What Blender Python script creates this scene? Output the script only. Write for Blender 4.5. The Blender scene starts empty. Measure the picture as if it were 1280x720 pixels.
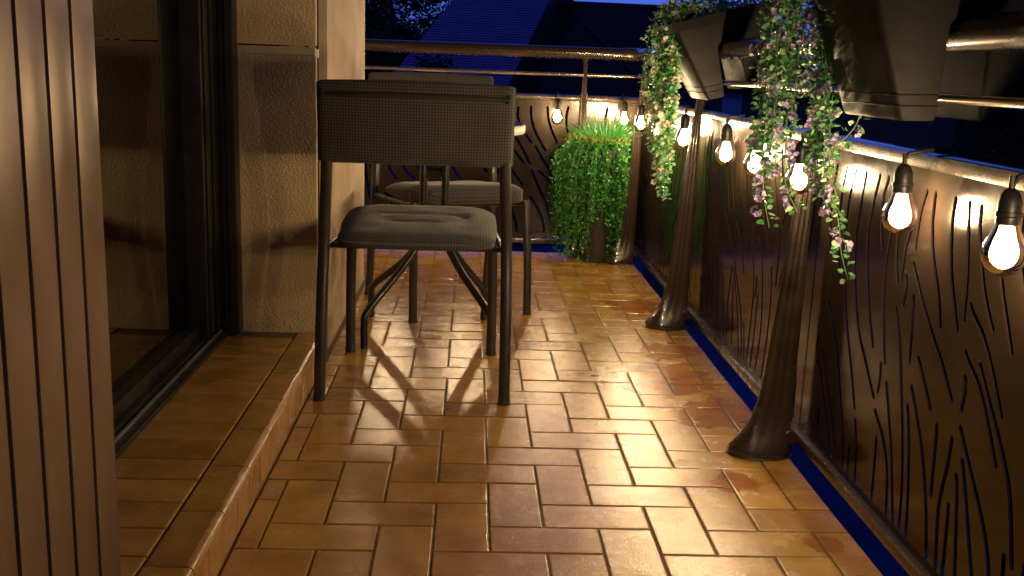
import bpy, bmesh, math, random
from mathutils import Vector, Matrix, noise
random.seed(7)
SC = bpy.context.scene
COL = SC.collection
PI = math.pi

# ------------------------------------------------------------------ helpers
def link(o, parent=None):
    COL.objects.link(o)
    if parent is not None:
        o.parent = parent
        if not parent.get('local'):
            p = Vector((0, 0, 0)); q = parent
            while q is not None:
                p += q.location; q = q.parent
            o.location = -p
        if parent.get('local'):
            o['local'] = 1
    return o

def mesh(name, verts, faces, mat=None, parent=None, smooth=False, uvs=None, sharp=None):
    me = bpy.data.meshes.new(name)
    me.from_pydata([tuple(v) for v in verts], [], faces)
    me.validate(); me.update()
    if uvs is not None:
        uv = me.uv_layers.new(name='UVMap')
        for p in me.polygons:
            for li, vi in zip(p.loop_indices, p.vertices):
                uv.data[li].uv = uvs[vi]
    if mat: me.materials.append(mat)
    if smooth:
        me.polygons.foreach_set('use_smooth', [True] * len(me.polygons))
        if sharp: me.set_sharp_from_angle(angle=math.radians(sharp))
    o = bpy.data.objects.new(name, me)
    return link(o, parent)

class MB:
    """collects shapes into one mesh"""
    def __init__(s): s.v = []; s.f = []; s.uv = None
    def add(s, v, f):
        n = len(s.v); s.v += [Vector(a) for a in v]; s.f += [tuple(i + n for i in q) for q in f]; return s
    def box(s, x0, x1, y0, y1, z0, z1, b=0.0):
        bm = bmesh.new(); bmesh.ops.create_cube(bm, size=1)
        for v in bm.verts:
            v.co = Vector(((x0 + x1) / 2 + v.co.x * (x1 - x0), (y0 + y1) / 2 + v.co.y * (y1 - y0), (z0 + z1) / 2 + v.co.z * (z1 - z0)))
        if b > 0: bmesh.ops.bevel(bm, geom=bm.edges[:], offset=b, segments=2, affect='EDGES', profile=0.6)
        bm.verts.index_update()
        s.add([v.co.copy() for v in bm.verts], [tuple(v.index for v in f.verts) for f in bm.faces]); bm.free(); return s
    def tube(s, pts, r, n=10, closed=False, rx=None, caps=True, up=None):
        """sweep an ellipse (r, rx) along pts; r may be a list"""
        pts = [Vector(p) for p in pts]; m = len(pts)
        base = len(s.v); prev = None
        for i, p in enumerate(pts):
            if closed: t = pts[(i + 1) % m] - pts[i - 1]
            else: t = pts[min(i + 1, m - 1)] - pts[max(i - 1, 0)]
            t.normalize()
            if prev is None:
                a = Vector(up) if up else (Vector((0, 0, 1)) if abs(t.z) < .9 else Vector((0, 1, 0)))
                nrm = (a - t * a.dot(t)).normalized()
            else: nrm = (prev - t * prev.dot(t)).normalized()
            prev = nrm; bi = t.cross(nrm)
            rr = r[i] if isinstance(r, (list, tuple)) else r
            r2 = rx if rx is not None else rr
            for k in range(n):
                a = 2 * PI * k / n
                s.v.append(p + nrm * math.cos(a) * rr + bi * math.sin(a) * r2)
        for i in range(m if closed else m - 1):
            for k in range(n):
                a = base + i * n + k; b = base + i * n + (k + 1) % n
                c = base + ((i + 1) % m) * n + (k + 1) % n; d = base + ((i + 1) % m) * n + k
                s.f.append((a, b, c, d))
        if caps and not closed:
            s.f.append(tuple(base + k for k in range(n))[::-1]); s.f.append(tuple(base + (m - 1) * n + k for k in range(n)))
        return s
    def lathe(s, prof, c, n=20, axis=None):
        base = len(s.v); c = Vector(c)
        for r, z in prof:
            for k in range(n):
                a = 2 * PI * k / n
                s.v.append(c + Vector((r * math.cos(a), r * math.sin(a), z)))
        for i in range(len(prof) - 1):
            for k in range(n):
                s.f.append((base + i * n + k, base + i * n + (k + 1) % n, base + (i + 1) * n + (k + 1) % n, base + (i + 1) * n + k))
        s.f.append(tuple(base + k for k in range(n))[::-1]); s.f.append(tuple(base + (len(prof) - 1) * n + k for k in range(n)))
        return s
    def prism(s, poly, f3):
        """poly: list of 2d points, f3(u,v,t) for t in 0,1"""
        n = len(poly); base = len(s.v)
        for t in (0, 1):
            for u, v in poly: s.v.append(Vector(f3(u, v, t)))
        s.f.append(tuple(base + i for i in range(n))[::-1]); s.f.append(tuple(base + n + i for i in range(n)))
        for i in range(n):
            j = (i + 1) % n; s.f.append((base + i, base + j, base + n + j, base + n + i))
        return s
    def build(s, name, mat, parent=None, smooth=True, sharp=35):
        return mesh(name, s.v, s.f, mat, parent, smooth, sharp=sharp)

def spline(pts, n=8):
    """Catmull-Rom through the points"""
    P = [Vector(p) for p in pts]; out = []
    for i in range(len(P) - 1):
        p0 = P[i - 1] if i else P[i] * 2 - P[i + 1]
        p3 = P[i + 2] if i + 2 < len(P) else P[i + 1] * 2 - P[i]
        p1, p2 = P[i], P[i + 1]
        for k in range(n):
            t = k / n
            out.append(.5 * (2 * p1 + (p2 - p0) * t + (2 * p0 - 5 * p1 + 4 * p2 - p3) * t * t + (3 * p1 - p0 - 3 * p2 + p3) * t ** 3))
    out.append(P[-1]); return out

def tag(o, label=None, cat=None, group=None, kind=None):
    if label: o['label'] = label
    if cat: o['category'] = cat
    if group: o['group'] = group
    if kind: o['kind'] = kind
    return o

def thing(name, loc, label, cat, group=None, local=False, rz=0.0):
    o = bpy.data.objects.new(name, None); COL.objects.link(o)
    o.empty_display_size = .1; o.location = loc; o.rotation_euler = (0, 0, rz)
    if local: o['local'] = 1
    return tag(o, label, cat, group)

# ------------------------------------------------------------------ materials
def mat(name, base=(.5, .5, .5), rough=.5, metal=0.0, coat=0.0, coat_r=.1, spec=.5):
    m = bpy.data.materials.new(name); m.use_nodes = True
    b = m.node_tree.nodes['Principled BSDF']
    b.inputs['Base Color'].default_value = (*base, 1); b.inputs['Roughness'].default_value = rough
    b.inputs['Metallic'].default_value = metal; b.inputs['Coat Weight'].default_value = coat
    b.inputs['Coat Roughness'].default_value = coat_r; b.inputs['Specular IOR Level'].default_value = spec
    m['b'] = 1
    return m

def N(m, t, **kw):
    n = m.node_tree.nodes.new(t)
    for k, v in kw.items(): setattr(n, k, v)
    return n
def L(m, a, b): m.node_tree.links.new(a, b)
def B(m): return m.node_tree.nodes['Principled BSDF']

def coords(m, scale=(1, 1, 1), kind='Object'):
    tc = N(m, 'ShaderNodeTexCoord'); mp = N(m, 'ShaderNodeMapping'); mp.inputs['Scale'].default_value = scale
    L(m, tc.outputs[kind], mp.inputs['Vector']); return mp.outputs['Vector']
def noise_(m, vec, scale, detail=4, rough=.55):
    n = N(m, 'ShaderNodeTexNoise'); n.inputs['Scale'].default_value = scale; n.inputs['Detail'].default_value = detail
    n.inputs['Roughness'].default_value = rough; L(m, vec, n.inputs['Vector']); return n.outputs['Fac']
def ramp(m, fac, stops):
    r = N(m, 'ShaderNodeValToRGB'); e = r.color_ramp.elements
    while len(e) < len(stops): e.new(.5)
    for i, (p, c) in enumerate(stops):
        e[i].position = p; e[i].color = (*c, 1) if len(c) == 3 else c
    L(m, fac, r.inputs['Fac']); return r.outputs['Color']
def mrange(m, fac, a, b, c, d):
    r = N(m, 'ShaderNodeMapRange'); r.inputs[1].default_value = a; r.inputs[2].default_value = b
    r.inputs[3].default_value = c; r.inputs[4].default_value = d; L(m, fac, r.inputs[0]); return r.outputs[0]
def bump(m, h, strength=.3, dist=.01, prev=None):
    b = N(m, 'ShaderNodeBump'); b.inputs['Strength'].default_value = strength; b.inputs['Distance'].default_value = dist
    L(m, h, b.inputs['Height'])
    if prev is not None: L(m, prev, b.inputs['Normal'])
    L(m, b.outputs['Normal'], B(m).inputs['Normal']); return b.outputs['Normal']
def mix(m, fac, a, b, mode='MIX'):
    n = N(m, 'ShaderNodeMix', data_type='RGBA', blend_type=mode)
    for s, v in ((n.inputs[0], fac), (n.inputs[6], a), (n.inputs[7], b)):
        if hasattr(v, 'links'): L(m, v, s)
        elif isinstance(v, tuple): s.default_value = (*v, 1)
        else: s.default_value = v
    return n.outputs[2]
def math_(m, op, a, b=None):
    n = N(m, 'ShaderNodeMath', operation=op)
    for s, v in ((n.inputs[0], a), (n.inputs[1], b)):
        if v is None: continue
        if hasattr(v, 'links'): L(m, v, s)
        else: s.default_value = v
    return n.outputs[0]

def noisy(name, base, var=.25, rough=.5, metal=0., coat=0., nscale=20, bscale=60, bstr=.15, bdist=.002, rvar=.1, coat_r=.1, scale=(1, 1, 1)):
    m = mat(name, base, rough, metal, coat, coat_r)
    v = coords(m, scale)
    f = noise_(m, v, nscale)
    L(m, ramp(m, f, [(.3, tuple(c * (1 - var) for c in base)), (.7, tuple(min(1, c * (1 + var)) for c in base))]), B(m).inputs['Base Color'])
    L(m, mrange(m, noise_(m, v, nscale * 2.3), .3, .7, max(.02, rough - rvar), min(1, rough + rvar)), B(m).inputs['Roughness'])
    bump(m, noise_(m, v, bscale), bstr, bdist)
    return m

def tile_mat(name, wet):
    m = mat(name, (.45, .22, .08), .3)
    v = coords(m)
    at = N(m, 'ShaderNodeAttribute', attribute_name='tint')
    cloud = noise_(m, v, 9, 5, .6)
    base = ramp(m, cloud, [(.25, (.29, .145, .028)), (.5, (.42, .235, .050)), (.75, (.54, .335, .090))])
    base = mix(m, .85, base, at.outputs['Color'], 'MULTIPLY')
    fine = noise_(m, v, 210, 3, .7)
    speck = ramp(m, fine, [(.30, (.6, .6, .6)), (.5, (1, 1, 1))])
    base = mix(m, .35, base, speck, 'MULTIPLY')
    rough = mrange(m, noise_(m, v, 16, 4, .6), .3, .7, .14, .32)
    B(m).inputs['Coat Weight'].default_value = .35; B(m).inputs['Coat Roughness'].default_value = .2
    if wet:
        # rain water lying beside the railing
        vo = None
        for cx, cy, r in ((.60, 2.95, .30), (.68, 3.25, .18), (.62, 2.15, .10), (.70, 2.62, .22), (.52, 2.27, .03), (.72, 1.86, .07), (.05, 4.3, .2), (.66, 3.9, .22)):
            d = N(m, 'ShaderNodeVectorMath', operation='DISTANCE'); L(m, v, d.inputs[0]); d.inputs[1].default_value = (cx, cy, 0)
            q = mrange(m, d.outputs['Value'], 0, r, 1, 0)
            vo = q if vo is None else math_(m, 'MAXIMUM', vo, q)
        w = math_(m, 'ADD', vo, math_(m, 'MULTIPLY', math_(m, 'SUBTRACT', noise_(m, v, 14, 6, .65), .5), 1.6))
        w = math_(m, 'MULTIPLY', w, math_(m, 'MINIMUM', math_(m, 'MULTIPLY', vo, 6), 1))
        w = mrange(m, w, .42, .46, 0, 1)
        base = mix(m, w, base, mix(m, 1.0, base, (.80, .56, .34), 'MULTIPLY'))
        rr = N(m, 'ShaderNodeMix', data_type='FLOAT'); L(m, w, rr.inputs[0]); L(m, rough, rr.inputs[2]); rr.inputs[3].default_value = .06
        rough = rr.outputs[0]
    grime = ramp(m, noise_(m, v, 3.2, 8, .7), [(.36, (.66, .60, .55)), (.52, (1, 1, 1))])
    base = mix(m, .35, base, grime, 'MULTIPLY')
    L(m, base, B(m).inputs['Base Color']); L(m, rough, B(m).inputs['Roughness'])
    n1 = bump(m, noise_(m, v, 30, 3, .5), .16, .003)
    bump(m, noise_(m, v, 260, 3, .6), .42, .0013, n1)
    L(m, B(m).inputs['Normal'].links[0].from_socket, B(m).inputs['Coat Normal'])
    B(m).inputs['Specular IOR Level'].default_value = .6
    return m

def fabric_mat():
    m = mat('woven_fabric', (.1, .095, .085), .85, spec=.25)
    uv = coords(m, (1, 1, 1), 'UV')
    mp = N(m, 'ShaderNodeMapping'); mp.inputs['Rotation'].default_value = (0, 0, PI / 4); L(m, uv, mp.inputs['Vector'])
    ck = N(m, 'ShaderNodeTexChecker'); ck.inputs['Scale'].default_value = 180; L(m, mp.outputs['Vector'], ck.inputs['Vector'])
    f = ck.outputs['Fac']
    cl = noise_(m, uv, 14, 4)
    a = mix(m, f, (.034, .0325, .030), (.094, .089, .080))
    a = mix(m, .6, a, ramp(m, cl, [(.3, (.75, .75, .75)), (.7, (1, 1, 1))]), 'MULTIPLY')
    L(m, a, B(m).inputs['Base Color'])
    w = N(m, 'ShaderNodeTexWave'); w.inputs['Scale'].default_value = 55; w.bands_direction = 'DIAGONAL'; L(m, uv, w.inputs['Vector'])
    n1 = bump(m, f, .55, .0016)
    bump(m, noise_(m, uv, 400, 2), .3, .0008, n1)
    B(m).inputs['Sheen Weight'].default_value = .15
    return m

def stucco_mat(name, base, dist=.0035, sc=75, strength=.8):
    m = mat(name, base, .85, spec=.3)
    v = coords(m)
    L(m, ramp(m, noise_(m, v, 5, 6, .6), [(.3, tuple(c * .8 for c in base)), (.7, tuple(c * 1.1 for c in base))]), B(m).inputs['Base Color'])
    n1 = bump(m, ramp(m, noise_(m, v, sc, 3, .5), [(.42, (0, 0, 0)), (.62, (1, 1, 1))]), strength, dist)
    bump(m, noise_(m, v, sc * 4, 2), .3, .001, n1)
    return m

def leaf_mat(name, stops, rough=.42, trans=.12):
    m = mat(name, (.1, .3, .05), rough)
    g = N(m, 'ShaderNodeNewGeometry')
    L(m, ramp(m, g.outputs['Random Per Island'], stops), B(m).inputs['Base Color'])
    B(m).inputs['Subsurface Weight'].default_value = 0
    tr = N(m, 'ShaderNodeBsdfTranslucent'); ms = N(m, 'ShaderNodeMixShader'); ms.inputs[0].default_value = trans
    L(m, ramp(m, g.outputs['Random Per Island'], stops), tr.inputs['Color'])
    out = m.node_tree.nodes['Material Output']
    L(m, B(m).outputs[0], ms.inputs[1]); L(m, tr.outputs[0], ms.inputs[2]); L(m, ms.outputs[0], out.inputs['Surface'])
    return m

M = {}
M['tile'] = tile_mat('glazed_floor_tile', True)
M['tile_step'] = tile_mat('glazed_step_tile', False)
M['grout'] = noisy('grout', (.095, .062, .034), .3, .85, bscale=200, bstr=.4)
M['bronze'] = noisy('brown_powder_coat', (.036, .022, .014), .10, .27, coat=.8, coat_r=.06, nscale=7, bscale=300, bstr=.02, bdist=.0003, rvar=.03)
M['panel'] = noisy('brown_gloss_sheet', (.015, .0095, .0065), .12, .15, coat=.0, coat_r=.03, nscale=4, bscale=2.2, bstr=.08, bdist=.006, rvar=.05)
M['steel'] = mat('mid_rail_metal', (.42, .33, .26), .22, .8)
M['fabric'] = fabric_mat()
M['chair_metal'] = noisy('dark_chair_paint', (.030, .027, .024), .2, .36, coat=.3, nscale=15, bscale=300, bstr=.1, bdist=.0004)
M['black_metal'] = mat('black_tube_paint', (.012, .012, .012), .28, coat=.3)
M['stucco'] = stucco_mat('rough_stucco', (.54, .415, .24), .0022, 120, .6)
M['plaster'] = stucco_mat('smooth_plaster', (.56, .44, .30), .0012, 120, .35)
M['band'] = noisy('smooth_band', (.48, .37, .225), .12, .8, bscale=60)
M['frame'] = noisy('black_door_frame', (.010, .0095, .009), .2, .38, nscale=9, bscale=200, bstr=.05)
M['alu'] = mat('aluminium_track', (.35, .36, .38), .35, .8)
M['shutter'] = noisy('brown_shutter_paint', (.150, .094, .058), .16, .36, metal=.25, nscale=6, bscale=14, bstr=.16, bdist=.004, rvar=.08, scale=(1, 1, .35))
M['groove'] = mat('shutter_groove', (.012, .009, .008), .7)
M['planter'] = noisy('anthracite_plastic', (.0075, .0074, .0068), .15, .6, nscale=5, bscale=500, bstr=.12, bdist=.0005)
B(M['planter']).inputs['Specular IOR Level'].default_value = .2
M['pot'] = noisy('dark_pot', (.040, .034, .029), .15, .55, bscale=300, bstr=.1)
M['soil'] = noisy('soil', (.03, .02, .012), .4, .95, bscale=120, bstr=.8, bdist=.004)
M['rubber'] = mat('black_rubber', (.014, .014, .014), .42)
M['table_edge'] = noisy('cream_table_edge', (.60, .56, .48), .06, .5, bscale=90, bstr=.05)
M['table_top'] = noisy('dark_table_top', (.035, .036, .045), .15, .2, nscale=20, bscale=60, bstr=.05)
M['white'] = noisy('white_tag', (.70, .68, .62), .1, .8)
M['ivy'] = leaf_mat('ivy_leaf', [(0, (.010, .085, .012)), (.35, (.022, .20, .020)), (.75, (.050, .32, .035)), (1, (.12, .42, .05))])
M['grass'] = leaf_mat('grass_blade', [(0, (.02, .16, .025)), (.5, (.04, .28, .05)), (1, (.09, .40, .07))])
M['yellow_leaf'] = leaf_mat('yellow_sprig', [(0, (.10, .26, .03)), (.6, (.26, .36, .05)), (1, (.36, .22, .06))])
M['vine_leaf'] = leaf_mat('vine_leaf', [(0, (.03, .12, .05)), (.45, (.07, .22, .08)), (.8, (.16, .34, .14)), (1, (.38, .44, .28))])
M['vine_pale'] = leaf_mat('pale_vine_leaf', [(0, (.04, .20, .07)), (.4, (.10, .38, .13)), (.8, (.26, .50, .22)), (1, (.52, .56, .30))])
M['purple'] = leaf_mat('lilac_petal', [(0, (.22, .15, .34)), (.5, (.36, .27, .52)), (1, (.55, .46, .64))], .6, .25)
M['creampetal'] = leaf_mat('cream_petal', [(0, (.58, .56, .46)), (.5, (.72, .70, .60)), (1, (.66, .52, .44))], .6, .25)
M['stem'] = mat('green_stem', (.05, .13, .03), .6)

def bulb_mats():
    g = bpy.data.materials.new('bulb_glass'); g.use_nodes = True; nt = g.node_tree
    nt.nodes.remove(nt.nodes['Principled BSDF']); out = nt.nodes['Material Output']
    lw = nt.nodes.new('ShaderNodeLayerWeight'); lw.inputs['Blend'].default_value = .35
    tr = nt.nodes.new('ShaderNodeBsdfTransparent'); tr.inputs['Color'].default_value = (1, .98, .94, 1)
    gl = nt.nodes.new('ShaderNodeBsdfGlossy'); gl.inputs['Roughness'].default_value = .03
    tl = nt.nodes.new('ShaderNodeBsdfTranslucent'); tl.inputs['Color'].default_value = (1, .93, .8, 1)
    m0 = nt.nodes.new('ShaderNodeMixShader'); m0.inputs[0].default_value = .05
    m1 = nt.nodes.new('ShaderNodeMixShader')
    nt.links.new(tr.outputs[0], m0.inputs[1]); nt.links.new(tl.outputs[0], m0.inputs[2])
    nt.links.new(lw.outputs['Fresnel'], m1.inputs[0]); nt.links.new(m0.outputs[0], m1.inputs[1]); nt.links.new(gl.outputs[0], m1.inputs[2])
    nt.links.new(m1.outputs[0], out.inputs['Surface'])
    e = bpy.data.materials.new('glowing_filament'); e.use_nodes = True
    b = e.node_tree.nodes['Principled BSDF']; b.inputs['Base Color'].default_value = (0, 0, 0, 1)
    b.inputs['Emission Color'].default_value = (1, .72, .39, 1); b.inputs['Emission Strength'].default_value = 900
    return g, e
M['glass'], M['glow'] = bulb_mats()

def pane_mat():
    g = bpy.data.materials.new('door_glass'); g.use_nodes = True; nt = g.node_tree
    nt.nodes.remove(nt.nodes['Principled BSDF']); out = nt.nodes['Material Output']
    fr = nt.nodes.new('ShaderNodeFresnel'); fr.inputs['IOR'].default_value = 2.7
    tr = nt.nodes.new('ShaderNodeBsdfTransparent'); tr.inputs['Color'].default_value = (.5, .5, .5, 1)
    gl = nt.nodes.new('ShaderNodeBsdfGlossy'); gl.inputs['Roughness'].default_value = .004; gl.inputs['Color'].default_value = (.9, .88, .82, 1)
    m1 = nt.nodes.new('ShaderNodeMixShader')
    nt.links.new(fr.outputs[0], m1.inputs[0]); nt.links.new(tr.outputs[0], m1.inputs[1]); nt.links.new(gl.outputs[0], m1.inputs[2])
    nt.links.new(m1.outputs[0], out.inputs['Surface']); return g
M['pane'] = pane_mat()

# ------------------------------------------------------------------ floor tiles (herringbone)
G = .11; X0 = .0543; Y0 = 2.1237
def clip(r, bx):
    x0, x1, y0, y1 = max(r[0], bx[0]), min(r[1], bx[1]), max(r[2], bx[2]), min(r[3], bx[3])
    return (x0, x1, y0, y1) if x1 - x0 > .012 and y1 - y0 > .012 else None

class Tiles:
    def __init__(s): s.v = []; s.f = []; s.t = []
    def slab(s, o, a, b, n, la, lb, th=.010, bev=.0022, tint=None):
        """tile on plane: origin o, unit axes a, b, normal n"""
        o, a, b, n = Vector(o), Vector(a), Vector(b), Vector(n)
        k = len(s.v); dz = random.uniform(-.0005, .0005); tx, ty = random.uniform(-.0012, .0012), random.uniform(-.0012, .0012)
        c = tint or random.choice(((1, 1, 1), (.92, .88, .84), (1.08, 1.02, .95), (.86, .76, .72), (1.0, .94, .86), (1.1, 1.08, 1.05)))
        q = random.uniform(.88, 1.06); c = tuple(x * q for x in c)
        def ring(ins, z):
            for u, w in ((ins, ins), (la - ins, ins), (la - ins, lb - ins), (ins, lb - ins)):
                zz = z + (dz + tx * (u / la - .5) + ty * (w / lb - .5) if z > -.005 else 0)
                s.v.append(o + a * u + b * w + n * zz)
        ring(0, -th); ring(0, -bev); ring(bev * .35, -bev * .3); ring(bev * 1.3, 0)
        for r in range(3):
            for i in range(4):
                j = (i + 1) % 4; s.f.append((k + r * 4 + i, k + r * 4 + j, k + r * 4 + 4 + j, k + r * 4 + 4 + i)); s.t.append(c)
        s.f.append((k + 12, k + 13, k + 14, k + 15)); s.t.append(c)
    def build(s, name, m, parent=None):
        o = mesh(name, s.v, s.f, m, parent)
        a = o.data.color_attributes.new('tint', 'FLOAT_COLOR', 'CORNER')
        i = 0
        for p, c in zip(o.data.polygons, s.t):
            for _ in p.loop_indices: a.data[i].color = (*c, 1); i += 1
        return o

T = Tiles(); gr = .0021
areas = [(-.431, .790, -1.3, 5.050), (-1.9, -.431, 4.285, 5.050)]
for A_ in areas:
    for mm in range(-70, 71):
        for nn in range(-40, 41):
            hi, hj = 0 + mm * 1 + nn * 3, 2 - mm + nn
            for (i, j, wi, hj_) in ((hi, hj, 2, 1), (hi + 2, hj, 1, 2)):
                r = (i * G + X0 + gr, (i + wi) * G + X0 - gr, Y0 - (j + hj_) * G + gr, Y0 - j * G - gr)
                r = clip(r, A_)
                if r: T.slab((r[0], r[2], 0), (1, 0, 0), (0, 1, 0), (0, 0, 1), r[1] - r[0], r[3] - r[2])
fl = T.build('balcony_floor', M['tile']); tag(fl, kind='structure', label='glazed ochre terracotta tiles laid in herringbone on the balcony')
g = MB().box(-1.9, .790, -1.3, 5.05, -.02, -.0025).build('floor_grout', M['grout']); tag(g, kind='structure')
g = MB().box(-1.9, .785, -1.3, 5.045, -.20, -.021).build('balcony_slab', M['band']); tag(g, kind='structure')

# step along the house: nosing tiles, top tiles, riser tiles
T = Tiles(); zt = .104; yj = .2115
y = 2.58 + 2 * yj
y = 3.0
k = 0
edges = [3.0]
while edges[-1] > -1.2: edges.append(edges[-1] - .2115)
for a, b in zip(edges[:-1], edges[1:]):
    T.slab((-.508, b + .002, zt), (1, 0, 0), (0, 1, 0), (0, 0, 1), .070, a - b - .004)
    for q in (0, 1):
        yy = b + q * (a - b) / 2
        T.slab((-.430, yy + .0015, .008), (0, 1, 0), (0, 0, 1), (1, 0, 0), (a - b) / 2 - .003, zt - .022)
yy = 3.0 - .075
while yy > -1.2:
    T.slab((-.86, yy - .103, zt), (1, 0, 0), (0, 1, 0), (0, 0, 1), .347, .101); yy -= .1055
st = T.build('step_tiles', M['tile_step']); tag(st, kind='structure', label='raised terracotta step along the house with rounded nosing tiles')
# rounded nosing
nb = MB(); pf = [(-.439, zt)] + [(-.439 + .0115 * math.sin(t * PI / 16), zt - .0125 + .0125 * math.cos(t * PI / 16)) for t in range(1, 9)] + [(-.4275, zt - .018), (-.436, zt - .018)]
for a, b in zip(edges[:-1], edges[1:]):
    nb.prism(pf, lambda u, v, t, a=a, b=b: (u, b + .0015 if t == 0 else a - .0015, v))
o = nb.build('step_nosing', M['tile_step'], None, True, 50); tag(o, kind='structure')
ca = o.data.color_attributes.new('tint', 'FLOAT_COLOR', 'CORNER')
for d in ca.data: d.color = (1, .97, .92, 1)
g = MB().box(-.87, -.4335, -1.3, 3.0, .0, zt - .0045).build('step_base', M['grout']); tag(g, kind='structure')

# ------------------------------------------------------------------ the house: walls, recess, sliding door, shutter
H = thing('house', (-.45, 3.0, 0), 'cream stucco house wall with black framed sliding door beside the tiled step', 'house')
H.empty_display_size = .3
w = MB(); w.box(-.98, -.452, 3.0, 3.03, .0, .918, .004); w.box(-.98, -.452, 3.0, 3.03, .944, 2.6, .004)
o = w.build('wall', M['stucco'], H); tag(o, 'coarse stucco wall facing the step')
MB().box(-.98, -.4545, 3.004, 3.028, .9165, .9405, .002).build('wall_band', M['band'], H)
MB().box(-1.9, -.446, 3.195, 4.28, -.015, 2.6, .006).build('wall', M['plaster'], H)
MB().box(-1.9, -.56, 3.03, 3.195, 0, 2.6).build('wall_recess', M['frame'], H)
# shutter guide standing in the narrow recess
gd = MB(); gd.box(-.502, -.490, 3.115, 3.135, .0, 2.6, .002)
for k in range(60): gd.box(-.4905, -.470, 3.122, 3.128, .05 + k * .042, .0545 + k * .042)
gd.box(-.473, -.462, 3.12, 3.13, .0, 2.6, .002)
gd.build('shutter_guide', M['groove'], H)
MB().box(-.470, -.452, 3.036, 3.060, .912, .936, .002).build('cable_clip', M['white'], H)
MB().box(-1.9, -.81, -1.3, .2, 0, 2.6).build('wall', M['stucco'], H)
MB().box(-1.9, -.80, .2, 3.0, 2.21, 2.6).build('wall', M['stucco'], H)
MB().box(-2.0, 1.02, -3.5, 5.3, 2.62, 2.8).build('light_block_slab', M['plaster'], H)  # unseen slab added overhead to block sky and sun and bounce bulb light
# dark room behind the door
M['room'] = noisy('dim_room', (.06, .05, .045), .2, .8)
MB().box(-5.0, -4.9, -1.3, 3.2, -.1, 2.7).build('room_wall', M['room'], H)
MB().box(-4.9, -1.9, 3.03, 3.2, -.1, 2.7).build('room_wall', M['room'], H)
MB().box(-4.9, -.83, -1.3, 3.028, .0, .098).build('room_floor', M['room'], H)
MB().box(-4.9, -.83, -1.3, 3.028, 2.605, 2.7).build('room_ceiling', M['room'], H)
MB().box(-4.9, -1.92, -1.4, -1.302, .0, 2.7).build('room_wall', M['room'], H)
# unseen upper block, added to keep sky and sun off the balcony
MB().box(-5.0, -.45, -3.5, 5.2, 2.81, 5.5).build('wall', M['plaster'], H)  # added unseen light block, shares the wall name

D = MB()
D.box(-.84, -.672, 2.935, 2.9975, .106, 2.2, .003)          # outer jamb
D.box(-.84, -.690, .2, 2.934, 2.12, 2.2, .003)
D.box(-.84, -.699, .2, 2.934, .1055, .118, .002)            # sill plate
for x in (-.690, -.705): D.box(x - .004, x, 2.93, 2.9345, .12, 2.1)
fr = D.build('sliding_door', M['frame'], H); tag(fr, 'black framed sliding glass door')
s = MB(); s.box(-.800, -.722, 2.782, 2.932, .135, 2.10, .004); s.box(-.800, -.745, .45, 2.781, .135, .172, .003)
s.box(-.800, -.745, .45, 2.781, 2.06, 2.10, .003); s.box(-.800, -.745, .40, .449, .135, 2.10, .003)
s.box(-.7215, -.716, 2.80, 2.815, .14, 2.09, .002); s.box(-.7215, -.716, 2.87, 2.88, .14, 2.09, .002)
s.box(-.800, -.730, .25, 2.930, .1185, .1345, .001)
s.build('sash', M['frame'], fr)
MB().box(-.724, -.718, .25, 2.925, .1185, .1265, .001).build('track', M['alu'], fr)
MB().box(-.778, -.774, .448, 2.783, .171, 2.061).build('pane', M['pane'], fr)
# grooved folding shutter leaf at the left edge
sh = MB(); sw = .0825
for k in range(12):
    y1 = 1.456 - k * sw; sh.box(-.545, -.520, y1 - sw + .0052, y1 - .0052 if k else y1, .106, 2.3, .0016)
so = sh.build('shutter', M['shutter'], H); tag(so, 'brown vertical board shutter with dark grooves')
MB().box(-.542, -.5245, 1.456 - 12 * sw + .004, 1.452, .108, 2.298).build('groove', M['groove'], so)

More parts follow.
